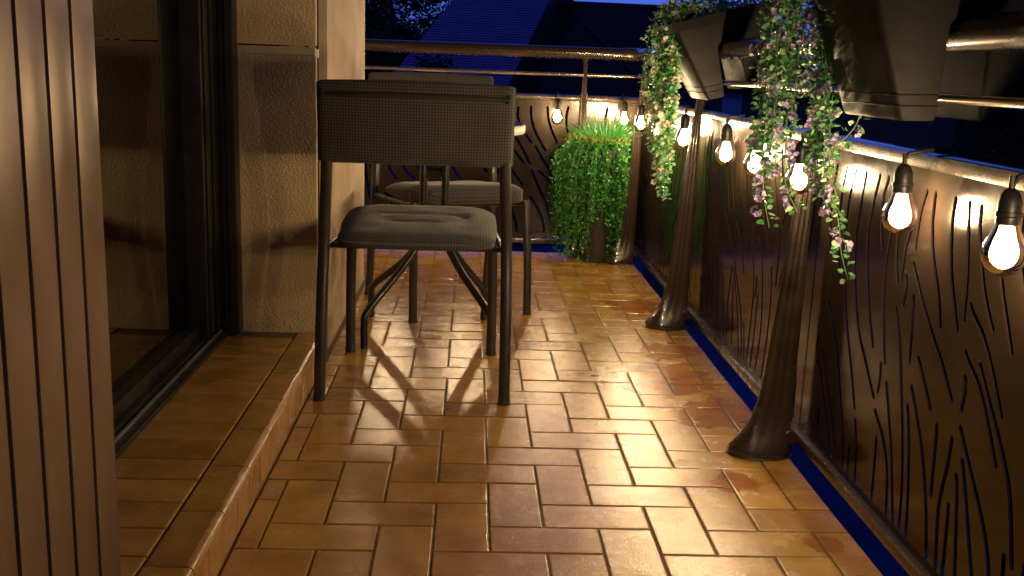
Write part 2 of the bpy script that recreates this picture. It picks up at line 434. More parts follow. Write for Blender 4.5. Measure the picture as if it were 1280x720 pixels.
# ------------------------------------------------------------------ railing
R_ = thing('balcony_railing', (.8, 2.0, 0), 'brown metal balcony railing with wavy slotted panels and leaning flared posts', 'railing')
PX = .82
S0 = [
[(2.227,0.408),(2.188,0.367),(2.148,0.315),(2.109,0.248),(2.068,0.162),(2.046,0.085)],
[(2.145,0.718),(2.168,0.643),(2.164,0.555),(2.141,0.470),(2.112,0.400),(2.074,0.335),(2.039,0.277),(2.014,0.230)],
[(2.086,0.718),(2.098,0.652),(2.107,0.592),(2.097,0.526),(2.070,0.451),(2.036,0.392),(2.001,0.356),(1.958,0.316),(1.924,0.284)],
[(2.004,0.209),(1.986,0.158),(1.971,0.084)],
[(1.912,0.262),(1.861,0.222),(1.825,0.169),(1.806,0.083)],
[(2.014,0.720),(2.032,0.661),(2.043,0.595),(2.023,0.515),(1.986,0.432),(1.955,0.381)],
[(1.890,0.212),(1.886,0.176),(1.880,0.086)],
[(1.970,0.720),(1.986,0.680),(1.985,0.630),(1.965,0.577)],
[(1.928,0.640),(1.939,0.557),(1.930,0.483),(1.913,0.425),(1.890,0.365)],
[(1.874,0.332),(1.846,0.275),(1.812,0.199),(1.773,0.083)],
[(1.900,0.631),(1.894,0.572),(1.876,0.528)],
[(1.868,0.480),(1.842,0.434),(1.828,0.404),(1.808,0.350),(1.780,0.268),(1.755,0.173),(1.744,0.084)],
[(1.797,0.715),(1.812,0.676),(1.817,0.626),(1.816,0.604)],
[(1.800,0.520),(1.790,0.450),(1.785,0.398)],
[(1.770,0.320),(1.746,0.250),(1.726,0.167),(1.713,0.083)],
[(1.817,0.577),(1.765,0.521),(1.706,0.468),(1.659,0.431),(1.610,0.382)],
[(1.765,0.358),(1.735,0.320),(1.692,0.259),(1.651,0.170),(1.626,0.083)],
[(1.762,0.715),(1.760,0.664),(1.741,0.606),(1.700,0.536),(1.684,0.490)],
[(1.685,0.716),(1.686,0.670),(1.670,0.598),(1.642,0.539),(1.622,0.500)],
[(1.575,0.435),(1.570,0.405),(1.575,0.375)],
[(1.636,0.716),(1.625,0.658),(1.611,0.588),(1.605,0.522)],
[(1.595,0.714),(1.590,0.673),(1.565,0.610),(1.541,0.568),(1.510,0.530)],
[(1.518,0.640),(1.496,0.593),(1.466,0.542),(1.448,0.510)],
[(1.586,0.475),(1.573,0.463),(1.533,0.437),(1.490,0.390),(1.447,0.330)],
[(1.592,0.322),(1.594,0.276),(1.606,0.191),(1.589,0.083)],
[(1.562,0.270),(1.548,0.225),(1.520,0.090)],
[(1.570,0.350),(1.536,0.312),(1.481,0.253),(1.442,0.203),(1.416,0.140),(1.40,.085)],
[(2.309,0.508),(2.262,0.460),(2.238,0.433)],
[(2.257,0.261),(2.207,0.201),(2.154,0.130),(2.118,0.077)],
# slots beyond the traced stretch
[(1.47,.716),(1.462,.66),(1.43,.60),(1.40,.56)],[(1.42,.716),(1.41,.66),(1.385,.61),(1.34,.55)],[(1.36,.716),(1.365,.64),(1.32,.56),(1.27,.50),(1.22,.44)],
[(1.40,.50),(1.38,.42),(1.34,.34),(1.33,.25),(1.345,.085)],[(1.33,.47),(1.27,.40),(1.24,.30),(1.23,.20),(1.25,.085)],[(1.30,.716),(1.29,.65),(1.25,.58),(1.19,.50)],
[(1.24,.716),(1.22,.64),(1.17,.56),(1.13,.48),(1.13,.36)],[(1.18,.40),(1.16,.30),(1.17,.18),(1.19,.085)],[(1.18,.716),(1.15,.64),(1.11,.58)],[(1.12,.716),(1.10,.66)],[(1.285,.30),(1.29,.18),(1.30,.085)],
[(2.20,.716),(2.215,.64),(2.20,.55),(2.18,.48)],[(2.26,.716),(2.27,.62),(2.25,.52)],[(2.20,.24),(2.25,.36),(2.29,.43)][:0],
]
S0 = [s for s in S0 if s]
def outline(pl, w):
    P = [Vector((p[0], p[1], 0)) for p in pl]; P = spline(P, 5)
    lft, rgt = [], []
    for i, p in enumerate(P):
        t = (P[min(i + 1, len(P) - 1)] - P[max(i - 1, 0)]).normalized(); n = Vector((-t.y, t.x, 0)) * w / 2
        lft.append(p + n); rgt.append(p - n)
    t0 = (P[1] - P[0]).normalized() * w * .35; t1 = (P[-1] - P[-2]).normalized() * w * .35
    lft[0] = lft[0]; return lft + [P[-1] + t1] + rgt[::-1] + [P[0] - t0]
def mind(a, b):
    return min((p - q).length for p in a for q in b)
extra_ = []; far_ = None
def slotted(u0, u1, v0, v1, slots, w, to3, name, parent, th=.0022):
    cu = bpy.data.curves.new('c', 'CURVE'); cu.dimensions = '2D'; cu.fill_mode = 'BOTH'; cu.extrude = th / 2
    def add(pts):
        sp = cu.splines.new('POLY'); sp.points.add(len(pts) - 1); sp.use_cyclic_u = True
        for q, p in zip(sp.points, pts): q.co = (p.x, p.y, 0, 1)
    add([Vector((u0, v0)), Vector((u1, v0)), Vector((u1, v1)), Vector((u0, v1))])
    kept = []
    for s_ in slots:
        if min(p[0] for p in s_) < u0 + .03 or max(p[0] for p in s_) > u1 - .03: continue
        D = spline([Vector((p[0], p[1], 0)) for p in s_], 8)
        ex_ = slots is not far_ and s_ in extra_
        if any(mind(D, k) < (w * 1.3 if ex_ else w * .98) for k in kept): continue
        kept.append(D); add(outline(s_, w))
    tmp = bpy.data.objects.new('tmp', cu); COL.objects.link(tmp)
    dg = bpy.context.evaluated_depsgraph_get(); me = bpy.data.meshes.new_from_object(tmp.evaluated_get(dg))
    bpy.data.objects.remove(tmp)
    for v in me.vertices: v.co = to3(v.co.x, v.co.y, v.co.z)
    me.name = name; me.materials.clear(); me.materials.append(M['panel'])
    return link(bpy.data.objects.new(name, me), parent)
posts_y = [-1.38, -.14, 1.10, 2.34, 3.58, 4.82]
allslots = []
for off in (0, -1.5, 1.5, -3.0, 3.0):
    for s_ in S0: allslots.append([(a + off, b) for a, b in s_])
for s_ in S0[:29]:                                            # the stretch hidden behind the flowers
    allslots.append([(4.49 - a, b) for a, b in s_]); allslots.append([(5.99 - a, b) for a, b in s_])
rs = random.Random(21)
extra = []
for k in range(1500):                                          # finer cuts between the long ones
    q_ = rs.choice(S0[:29]); dy, dz = rs.uniform(-1.2, 3.4), rs.uniform(-.12, .12)
    c_ = [(a + dy, min(.72, max(.082, b + dz))) for a, b in q_]
    if len(set(b for a, b in c_)) == len(c_): extra.append(c_)
extra_ = extra
spans = [(posts_y[i], posts_y[i + 1]) for i in range(5)] + [(4.82, 5.07)]
for a, b in spans:
    slotted(a + .004, b - .004, .068, .752, allslots + extra, .0124, lambda u, v, t: (PX + t, u, v), 'panel', R_, .0034)
far = [
[(0.263,0.585),(0.293,0.542)],[(0.222,0.717),(0.221,0.676),(0.230,0.640)],[(0.284,0.720),(0.289,0.658),(0.316,0.587),(0.366,0.505)],
[(0.365,0.722),(0.373,0.661),(0.394,0.600),(0.422,0.547)],[(0.469,0.724),(0.461,0.674),(0.468,0.613),(0.490,0.556)],
[(0.313,0.530),(0.346,0.473),(0.380,0.422),(0.404,0.365)],[(0.428,0.530),(0.456,0.498),(0.484,0.457)],[(0.388,0.480),(0.411,0.444),(0.439,0.403)],
[(0.211,0.573),(0.245,0.522),(0.273,0.471),(0.290,0.438)],[(0.200,0.516),(0.228,0.480),(0.258,0.445)],
[(0.298,0.409),(0.337,0.326),(0.383,0.232),(0.408,0.147),(0.413,0.098)],[(0.336,0.405),(0.372,0.374),(0.410,0.339)],
[(0.193,0.416),(0.229,0.370),(0.257,0.334)],[(0.296,0.277),(0.336,0.219),(0.365,0.156),(0.375,0.097)],[(0.278,0.202),(0.296,0.143),(0.307,0.095)],
[(-0.525,0.445),(-0.520,0.352),(-0.498,0.237)],[(-0.500,0.410),(-0.480,0.369)],[(-0.429,0.480),(-0.400,0.387),(-0.368,0.341)],
[(-0.364,0.500),(-0.333,0.399),(-0.280,0.344)],[(-0.300,0.480),(-0.265,0.407),(-.24,.37)],[(-0.425,0.276),(-0.399,0.240),(-.37,.15),(-.365,.098)],[(-0.207,0.43),(-0.180,0.347)],
[(0.033,0.432),(0.065,0.407),(0.076,0.391)],[(-.10,.42),(-.06,.36),(-.03,.33)],[(.10,.45),(.14,.39),(.17,.35)],
[(-.30,.29),(-.26,.22),(-.24,.15),(-.235,.098)],[(-.18,.28),(-.14,.21),(-.11,.14),(-.10,.098)],[(-.05,.29),(-.01,.22),(.02,.15),(.03,.098)],[(.06,.28),(.10,.2),(.13,.14),(.14,.098)],[(.17,.28),(.21,.2),(.23,.14),(.235,.098)],
[(-.50,.72),(-.49,.64),(-.46,.56),(-.43,.53)],[(-.42,.72),(-.41,.64),(-.38,.57)],[(-.34,.72),(-.33,.65),(-.29,.57),(-.25,.50)],[(-.25,.72),(-.25,.66),(-.22,.58),(-.17,.49)],[(-.16,.72),(-.15,.64),(-.12,.56),(-.08,.48)],
[(-.07,.72),(-.06,.65),(-.03,.57),(.01,.49)],[(.02,.72),(.03,.64),(.06,.56),(.10,.50)],[(.12,.72),(.125,.66),(.15,.6)],
[(0.575,0.730),(0.567,0.674),(0.564,0.600)],[(.662,.725),(.655,.665),(.662,.60)],[(.62,.45),(.66,.36),(.69,.25),(.70,.1)],[(.73,.72),(.725,.6),(.75,.5)],
]
to_far = lambda u, v, t: (u, 5.08 + t, v)
slotted(-.62, .536, .068, .752, far, .0125, to_far, 'panel', R_)
slotted(.544, .815, .068, .752, far, .0125, to_far, 'panel', R_)
slotted(-1.86, -.63, .068, .752, [[(a - 1.12, b) for a, b in s_] for s_ in far], .0125, to_far, 'panel', R_)

def rail_y(y0, y1, x, z, hw, hh, b): return MB().box(x - hw, x + hw, y0, y1, z - hh, z + hh, b)
rr = .028
hr = MB().tube([(.80, -1.4, .985), (.80, 4.99, .985)], rr, 20, rx=.030); hr.build('handrail', M['bronze'], R_)
MB().tube([(.735, 5.055, .985), (-1.88, 5.055, .985)], rr, 20, rx=.030).build('handrail', M['bronze'], R_)
cj = MB().tube(spline([(.80, 4.985, .985), (.797, 5.025, .985), (.78, 5.048, .985), (.73, 5.055, .985)], 6), .031, 20); cj.build('corner_joint', M['bronze'], R_)
MB().tube([(.80, -1.4, .880), (.80, 5.03, .880)], .0085, 12).build('middle_rail', M['steel'], R_)
MB().tube([(.80, 5.055, .880), (-1.88, 5.055, .880)], .0085, 12).build('middle_rail', M['steel'], R_)
for (a, b, c) in ((-1.4, 5.05, 0),):
    MB().box(.800, .842, a, b, .7535, .782, .010).build('top_rail', M['bronze'], R_)
    MB().box(.800, .842, a, b, .040, .0665, .008).build('bottom_rail', M['bronze'], R_)
MB().box(-1.88, .842, 5.060, 5.102, .7535, .782, .010).build('top_rail', M['bronze'], R_)
MB().box(-1.88, .842, 5.060, 5.102, .040, .0665, .008).build('bottom_rail', M['bronze'], R_)

def post(yc, along_y=True, xc=None):
    """fluted leaning post with flared foot; xi(z) inner edge, xo outer edge, hw(z) half width"""
    prof = [(0, .650, .800, .056), (.008, .646, .802, .058), (.020, .650, .800, .055), (.045, .674, .797, .042), (.085, .696, .797, .026), (.14, .712, .797, .018), (.2, .720, .797, .0155),
            (.35, .733, .797, .0150), (.55, .749, .797, .0145), (.745, .766, .797, .0140)]
    top = [(.760, .769, .797, .0125), (.80, .774, .806, .0110), (.90, .782, .812, .0100), (.958, .787, .814, .0100)]
    def ring(z, xi, xo, hw):
        out = []; n = 12; amp = .0015 if z > .11 else .0004
        for sgn in (-1, 1):
            for k in range(n + 1):
                s_ = k / n if sgn < 0 else 1 - k / n
                e = min(1, math.sqrt(max(0, 1 - (2 * s_ - 1) ** 12)) + .1) if z > .03 else math.sqrt(max(0.05, 1 - abs(2 * s_ - 1) ** 3.2))
                y_ = sgn * (hw * .86 * e + amp * math.cos(2 * PI * 4 * s_))
                x_ = xi + (xo - xi) * s_
                out.append((x_, y_, z))
        return out
    def mk(rows):
        b = MB(); R2 = []
        for z, xi, xo, hw in rows: R2.append(ring(z, xi, xo, hw))
        n = len(R2[0]); vs = []
        for r_ in R2:
            for (x_, y_, z_) in r_:
                vs.append((x_, yc + y_, z_) if along_y else (xc + y_, yc - .80 + x_, z_))
        fs = []
        for i in range(len(R2) - 1):
            for k in range(n):
                fs.append((i * n + k, i * n + (k + 1) % n, (i + 1) * n + (k + 1) % n, (i + 1) * n + k))
        fs.append(tuple(range(n))[::-1]); fs.append(tuple((len(R2) - 1) * n + k for k in range(n)))
        b.add(vs, fs); return b
    p = mk(prof + top).build('post', M['bronze'], R_, True, 60)
    cx, cy = (.725, yc) if along_y else (xc, yc - .075)
    # gasket under the foot and the bracket gripping the bottom rail
    g = MB(); g.lathe([(.070, .0), (.074, .002), (.070, .005)], (0, 0, 0), 24)
    for v in g.v: v.x *= 1.12 if along_y else .8; v.y *= .8 if along_y else 1.12; v += Vector((cx, cy, .0004))
    g.build('gasket', M['rubber'], p)
    bz = M['bronze']
    if along_y:
        MB().tube([(.790, yc - .035, .053), (.790, yc + .035, .053)], .017, 12).build('rail_bracket', bz, p)
        MB().box(.79, .812, yc - .012, yc + .012, .87, .89, .003).build('rail_clip', bz, p)
        MB().tube([(.80, yc, .945), (.80, yc, .962)], .017, 14).build('collar', bz, p)
    else:
        MB().tube([(xc - .03, yc, .053), (xc + .03, yc, .053)], .015, 12).build('rail_bracket', bz, p)
        MB().tube([(xc, yc, .945), (xc, yc, .962)], .016, 14).build('collar', bz, p)
        MB().box(xc - .017, xc + .017, yc - .02, yc, .775, .795, .003).build('rail_clip', bz, p)
    return p
for yy in posts_y: post(yy)
for xx in (.54, -.63, -1.8): post(5.06, False, xx)
# rain drops hanging under the handrail
dr = MB(); rd = random.Random(3)
for k in range(170):
    on_far = k > 120
    t = rd.uniform(.9, 4.9) if not on_far else rd.uniform(-.5, .7); r = rd.uniform(.0016, .0038)
    c = (.80 + rd.uniform(-.006, .006), t, .9565) if not on_far else (t, 5.055, .9565)
    dr.lathe([(.0002, -r * 1.3), (r * .7, -r), (r, -.1 * r), (r * .7, r * .8), (.0002, r * 1.2)], c, 7)
M['water'] = mat('water_drop', (.8, .8, .8), .02, .0); B(M['water']).inputs['Transmission Weight'].default_value = 1; B(M['water']).inputs['IOR'].default_value = 1.33
o = dr.build('water_drops', M['water'], R_); tag(o, kind='stuff')

# ------------------------------------------------------------------ string of lights
SL = thing('string_lights', (.77, 2.0, .765), 'string of warm clear bulbs in black sockets along the railing', 'string lights')
bulbs = [(.755, 1.395), (.758, 1.765), (.755, 2.325), (.757, 2.712), (.757, 3.040), (.758, 3.66), (.757, 4.16), (.755, 4.62)]
farb = [(.735, 5.01), (.412, 5.02), (-.02, 5.02), (-.40, 5.02)]
nearb = [(.757, .98)]
def bulb(x, y, dx, dy, first=None):
    zc = .742; tilt = random.uniform(-.05, .05)
    rad = Matrix.Rotation(tilt, 3, 'X') @ Matrix.Rotation(random.uniform(-.05, .03), 3, 'Y')
    def place(mb):
        for v in mb.v: v.xyz = rad @ v + Vector((x, y, zc))
        return mb
    s = .029
    prof = [(.0135, -.018), (.0145, -.025), (.0178, -.034), (.0232, -.046), (.0282, -.057), (.0306, -.068), (.0296, -.080), (.0246, -.091), (.0160, -.0990), (.0064, -.1025), (.0002, -.103)]
    gl = place(MB().lathe(prof, (0, 0, 0), 28)).build('light_bulb', M['glass'], SL)
    sk = MB().lathe([(.005, .022), (.0095, .019), (.0135, .012), (.0160, .004), (.0160, -.010), (.0178, -.011), (.0182, -.016), (.0165, -.018), (.0165, -.026), (.0150, -.030)], (0, 0, 0), 24)
    sk.tube([(0, 0, .02), (0, 0, .040)], .0045, 8)
    place(sk).build('socket', M['rubber'], gl)
    fi = MB().lathe([(.0002, -.034), (.0055, -.037), (.0085, -.046), (.0105, -.058), (.0105, -.068), (.0080, -.078), (.0002, -.083)], (0, 0, 0), 14)
    place(fi).build('filament', M['glow'], gl)
    return Vector((x, y, zc + .045))
tops = []
for x, y in nearb[::-1] + bulbs: tops.append(bulb(x, y, 1, 0))
tops2 = [bulb(x, y, 0, 1) for x, y in farb]
cb = MB()
path = [Vector((.847, -.5, .770)), Vector((.847, .3, .770))]
for t in tops:
    path += [Vector((.847, t.y - .10, .766)), Vector((.846, t.y, .776)), Vector((.847, t.y + .10, .766))]
path += [Vector((.847, 4.9, .770)), Vector((.842, 5.09, .775)), Vector((.78, 5.107, .775))]
for t in tops2:
    path += [Vector((t.x + .06, 5.107, .77)), Vector((t.x, 5.107, .775)), Vector((t.x - .06, 5.107, .77))]
q = [path[0]]
for p in path[1:]:
    if (p - q[-1]).length > .02: q.append(p)
cb.tube(spline(q, 4), .0034, 7)
for t in tops: cb.tube(spline([(.846, t.y + .004, .776), (.838, t.y + .004, .788), (.805, t.y + .003, .789), (.785, t.y, .786), (.765, t.y, .782), (.757, t.y, .772)], 3), .0042, 7)
for t in tops2: cb.tube(spline([(t.x, 5.107, .776), (t.x, 5.09, .788), (t.x, 5.062, .789), (t.x, 5.035, .785), (t.x, 5.02, .772)], 3), .004, 7)
cb.build('cable', M['rubber'], SL)

# ------------------------------------------------------------------ padded surfaces
def pad(name, cx, wid, thick, f3, parent, nu=60, nv=40):
    pass
def cushion(name, outline_f, top_f, bot_f, mat_, parent, nr=26, na=96):
    """closed pad: outline_f(a)->(x,y) unit; top/bottom height functions of (x,y,s)"""
    vs, uv, fs = [], [], []
    def row(s, side):
        base = len(vs)
        for k in range(na):
            a = 2 * PI * k / na; x, y = outline_f(a); x *= s; y *= s
            z = top_f(x, y, s) if side else bot_f(x, y, s)
            vs.append((x, y, z)); 
            uv.append((x + .3, y + .3 + (0 if s < .96 else (0.0 if side else -.02))))
        return base
    ss = [math.sin(PI / 2 * (i + .15) / (nr + .15)) for i in range(nr + 1)]; ss[-1] = 1
    tops_ = [row(s, 1) for s in ss]; bots = [row(s, 0) for s in ss]
    def band(a, b, flip=False):
        for k in range(na):
            q_ = (a + k, a + (k + 1) % na, b + (k + 1) % na, b + k); fs.append(q_[::-1] if flip else q_)
    for i in range(nr): band(tops_[i], tops_[i + 1]); band(bots[i], bots[i + 1], True)
    band(tops_[-1], bots[-1])
    fs.append(tuple(tops_[0] + k for k in range(na))[::-1]); fs.append(tuple(bots[0] + k for k in range(na)))
    return mesh(name, vs, [f[::-1] for f in fs], mat_, parent, True, uvs=uv)

def make_chair(label, loc, rz, chair_no):
    """origin on the floor under the seat middle, seat front towards +y"""
    t = thing('padded_chair', loc, label, 'chair', 'padded fabric chairs at the round table', True, rz)
    cm = M['chair_metal']
    # rear legs run up into the backrest
    for s in (-1, 1):
        p = spline([(s * .252, -.243, 0), (s * .250, -.205, .25), (s * .246, -.178, .44), (s * .235, -.205, .64), (s * .226, -.240, .84)], 6)
        b = MB(); b.tube(p, .0120, 14, rx=.0158, up=(0, 1, 0)); b.tube([(s * .252, -.2435, 0.0005), (s * .252, -.241, .014)], .0135, 14, rx=.0172, up=(0, 1, 0)); b.build('leg', cm, t)
        p = spline([(s * .224, .242, 0), (s * .222, .232, .22), (s * .216, .212, .425)], 6)
        b = MB(); b.tube(p, .0115, 14, rx=.0155, up=(0, 1, 0)); b.tube([(s * .224, .2423, .0005), (s * .224, .2415, .014)], .0130, 14, rx=.0168, up=(0, 1, 0)); b.build('leg', cm, t)
    f = MB()
    for s in (-1, 1): f.tube(spline([(s * .216, .212, .418), (s * .222, .10, .412), (s * .236, -.08, .408), (s * .246, -.175, .408)], 5), .0085, 10, rx=.0085)
    f.tube([(-.222, .16, .408), (.222, .16, .408)], .008, 10); f.tube([(-.240, -.12, .408), (.240, -.12, .408)], .008, 10)
    f.build('seat_frame', cm, t)
    # seat cushion with quilted tuft
    def oc(a):
        c, s_ = math.cos(a), math.sin(a); e = .33
        x = math.copysign(abs(c) ** e, c) * .224; y = math.copysign(abs(s_) ** e, s_) * .225 + .008
        return x * (1 - .03 * (y < 0)), y
    def tf(x, y, s_):
        z = .444 + .024 * (1 - s_ ** 9) + .004 + .019 * (y / .22) - .004 * max(0, (y - .15) / .07) ** 2
        if s_ > .999: z = .444 + .010 * (y / .22)
        for yy in (-.032, .060):
            dd = abs(y - yy); ex = max(0., abs(x) - .115)
            z -= .0055 * math.exp(-(dd / .009) ** 2) * math.exp(-(ex / .02) ** 2)
        for ex in (.128,):
            for yy in (-.032, .060): z -= .0075 * math.exp(-((x - ex) ** 2 + (y - yy) ** 2) / .016 ** 2)
        z += .0025 * noise.noise(Vector((x * 14, y * 14, chair_no * 5.)))
        return z
    def bf(x, y, s_): return .420 - .012 * (1 - s_ ** 4)
    cu = cushion('seat', oc, tf, bf, M['fabric'], t)
    # backrest: thick padded band, bowed towards the rear
    vs, uv, fs = [], [], []; nu, nv = 44, 34; hx = .255; h2 = .107; th = .017
    for i in range(nu + 1):
        u = -1 + 2 * i / nu; x = hx * u
        ed = max(0, (abs(u) - .93) / .07); sh_ = math.sqrt(max(0, 1 - ed ** 2)) * .93 + .07
        bow = -.030 * (1 - u * u); arch = .006 * (1 - u * u)
        for k in range(nv):
            a = 2 * PI * k / nv; c, s_ = math.cos(a), math.sin(a)
            pz = math.copysign(abs(s_) ** .22, s_); py = math.copysign(abs(c) ** .75, c)
            hh = h2 * (1 - .055 * (1 - sh_)) ; tt = th * (.55 + .45 * sh_)
            z = (.750 if chair_no == 0 else .760) + pz * hh + arch * (1 if pz > 0 else .55)
            rec = -.20 * (z - .76)
            y = -.222 + bow + rec + py * tt + .0022 * noise.noise(Vector((x * 9, z * 12, 3. + chair_no)))
            if z < .66: y += .004 * math.sin(x * 30)
            vs.append((x, y, z)); uv.append((x + .3, z + (0.03 if py > 0 else 0)))
    for i in range(nu):
        for k in range(nv):
            fs.append((i * nv + k, (i + 1) * nv + k, (i + 1) * nv + (k + 1) % nv, i * nv + (k + 1) % nv))
    fs.append(tuple(k for k in range(nv))); fs.append(tuple(nu * nv + k for k in range(nv))[::-1])
    br = mesh('backrest', vs, fs, M['fabric'], t, True, uvs=uv, sharp=70)
    # rod that pinches the fabric below the top edge
    pts = []
    for i in range(25):
        u = -.93 + 1.86 * i / 24; z = .822 + .004 * (1 - u * u); pts.append((hx * u, -.222 - .030 * (1 - u * u) - .20 * (z - .76) - th - .001, z))
    b = MB().tube(pts, .0050, 8, rx=.0062, up=(0, 1, 0)); e = pts[-1]; b.box(e[0] - .004, e[0] + .005, e[1] - .004, e[1] + .004, e[2] - .011, e[2] + .011, .001)
    e = pts[0]; b.box(e[0] - .005, e[0] + .004, e[1] - .004, e[1] + .004, e[2] - .011, e[2] + .011, .001)
    b.build('backrest_rod', cm, br)
    if chair_no == 0:
        b = MB(); b.add([(-.040, .215, .415), (-.012, .215, .415), (-.012, .217, .345), (-.040, .219, .345), (-.040, .2165, .415), (-.012, .2165, .415), (-.012, .2185, .345), (-.040, .2205, .345)],
                        [(0, 1, 2, 3), (7, 6, 5, 4), (0, 4, 5, 1), (1, 5, 6, 2), (2, 6, 7, 3), (3, 7, 4, 0)])
        b.build('care_tag', M['white'], t, False)
    return t
make_chair('grey fabric chair in front, its back to the viewer, long rod across its backrest', (-.146, 2.912, 0), 0.0, 0)
make_chair('grey fabric chair behind the table, turned towards the viewer', (-.0745, 3.860, 0), math.radians(201.3), 1)

# ------------------------------------------------------------------ round table
Tt = thing('round_table', (-.125, 3.42, 0), 'small round table with cream rim and black splayed legs between the two chairs', 'table')
MB().lathe([(.280, .690), (.296, .692), (.300, .698), (.300, .716), (.297, .7205), (.29, .722)], (-.125, 3.42, 0), 72).build('table_rim', M['table_edge'], Tt, True, 40)
MB().lathe([(.10, .7221), (.289, .7221), (.291, .7240), (.10, .7241)], (-.125, 3.42, 0), 72).build('table_top', M['table_top'], Tt, True, 40)
for sx in (-1, 1):
    for sy in (-1, 1):
        fx = -.126 + sx * .205 - (0.02 if sy > 0 and sx < 0 else 0) - (.02 if sx > 0 and sy > 0 else 0); fy = 3.41 + sy * .215
        pts = [(-.123 + sx * .037, 3.42 + sy * .013, .69), (-.123 + sx * .037, 3.42 + sy * .013, .42), (-.123 + sx * .042, 3.42 + sy * .018, .33), (-.126 + sx * .10, 3.41 + sy * .085, .235), (fx - sx * .012, fy - sy * .02, .125), (fx, fy - sy * .002, .085), (fx, fy, .0)]
        MB().tube(spline(pts, 7), .0125, 12).build('leg', M['black_metal'], Tt)
cc = MB(); cc.tube([(-.165, 3.42, .55), (-.081, 3.42, .55)], .017, 14); cc.box(-.150, -.096, 3.398, 3.442, .570, .602, .004)
cc.tube([(-.160, 3.385, .585), (-.160, 3.40, .585)], .009, 10); cc.tube([(-.086, 3.385, .585), (-.086, 3.40, .585)], .009, 10); cc.box(-.26, .01, 3.40, 3.44, .672, .689, .003)
cc.build('leg_clamp', M['black_metal'], Tt)

# ------------------------------------------------------------------ foliage helpers
def leaf(mb, p, d, n, ln, wd, fold=.25, round_=False):
    d = d.normalized(); sd = d.cross(n)
    if sd.length < 1e-4: sd = Vector((1, 0, 0))
    sd.normalize(); n = sd.cross(d)
    a = p; b = p + d * ln
    m1 = p + d * ln * .45 - n * wd * fold * .4
    l1 = p + d * ln * .38 + sd * wd / 2 + n * wd * fold; r1 = p + d * ln * .38 - sd * wd / 2 + n * wd * fold
    if round_:
        l2 = p + d * ln * .75 + sd * wd * .38 + n * wd * fold * .6; r2 = p + d * ln * .75 - sd * wd * .38 + n * wd * fold * .6
        k = len(mb.v); mb.v += [a, l1, l2, b, r2, r1, m1]
        mb.f += [(k, k + 1, k + 6), (k + 1, k + 2, k + 6), (k + 2, k + 3, k + 6), (k + 3, k + 4, k + 6), (k + 4, k + 5, k + 6), (k + 5, k, k + 6)]
    else:
        k = len(mb.v); mb.v += [a, l1, b, r1, m1]; mb.f += [(k, k + 1, k + 4), (k + 1, k + 2, k + 4), (k + 2, k + 3, k + 4), (k + 3, k, k + 4)]
def rv(r): 
    while 1:
        v = Vector((r.uniform(-1, 1), r.uniform(-1, 1), r.uniform(-1, 1)))
        if .1 < v.length < 1: return v.normalized()
def flower(mb, p, r, rnd, n=5):
    up = rv(rnd); up.y -= .8; up.normalize(); a = rv(rnd); a = (a - up * a.dot(up)).normalized(); b = up.cross(a)
    for k in range(n):
        t = 2 * PI * k / n + rnd.uniform(-.2, .2); d = a * math.cos(t) + b * math.sin(t) + up * .45
        leaf(mb, p, d, up, r, r * .85, .12, True)
def strand(stem, lv, fw, pts, rnd, step=.011, ll=.017, spread=.012, fprob=.3, fr=.010, cluster=3, wander=.006):
    P = spline(pts, 14); P = [p + Vector((noise.noise(p * 9 + Vector((7, 0, 0))), noise.noise(p * 9), 0)) * wander * 2 for p in P]
    stem.tube(P, .0011, 5)
    acc = 0
    for a, b in zip(P[:-1], P[1:]):
        acc += (b - a).length
        while acc > step:
            acc -= step; p = a.lerp(b, rnd.random()); ax = (b - a).normalized()
            s = rv(rnd); s = (s - ax * s.dot(ax)).normalized()
            for sg in (-1, 1):
                d = (s * sg + ax * rnd.uniform(-.2, .7) + Vector((0, 0, rnd.uniform(-.2, .35)))).normalized()
                q_ = p + d * rnd.uniform(.001, spread)
                l_ = ll * rnd.uniform(.55, 1.15); leaf(lv, q_, d, rv(rnd), l_, l_ * rnd.uniform(.55, .8), .2, True)
            if rnd.random() < fprob:
                c = p + s * rnd.uniform(.006, .006 + spread)
                for _ in range(cluster): flower(fw, c + rv(rnd) * fr * .7, fr * rnd.uniform(.6, 1), rnd)

# white-flowered vine falling from the far planter
rnd = random.Random(11)
st_, lv_, fw_ = MB(), MB(), MB()
wt = thing('trailing_plant', (.64, 3.40, 1.07), 'trailing plant with cream flowers hanging from the far saddle planter', 'plant')
for k in range(22):
    ox, oy = rnd.gauss(0, .020), rnd.uniform(-.09, .10); zl = rnd.choice([.50, .58, .62, .66, .70, .74, .80, .86])
    pts = [(.72 + ox * .5, 3.40 + oy, 1.085), (.655 + ox, 3.39 + oy, 1.105), (.628 + ox * 1.2, 3.38 + oy, 1.00), (.632 + ox * 1.2 - (.03 if k % 5 == 0 else 0), 3.38 + oy, .88)]
    zz = .78
    while zz > zl: pts.append((.635 + ox * (1 - .4 * (.88 - zz) / .4) + rnd.uniform(-.006, .006), 3.38 + oy * .8, zz)); zz -= .09
    pts.append((.645 + ox * .5 , 3.38 + oy * .6, zl))
    strand(st_, lv_, fw_, pts, rnd, .0085, .0185, .013, .12, .016, 2)
for k in range(60):                                       # bushy head above the planter
    p = Vector((rnd.uniform(.64, .94), rnd.uniform(3.27, 3.60), 1.07)); q_ = p + Vector((rnd.uniform(-.04, .04), rnd.uniform(-.03, .03), rnd.uniform(.03, .09)))
    strand(st_, lv_, fw_, [p, (p + q_) / 2 + rv(rnd) * .01, q_], rnd, .010, .018, .012, .05, .014, 2)
st_.build('stem', M['stem'], wt); lv_.build('leaves', M['vine_pale'], wt, False); fw_.build('flowers', M['creampetal'], wt, False)

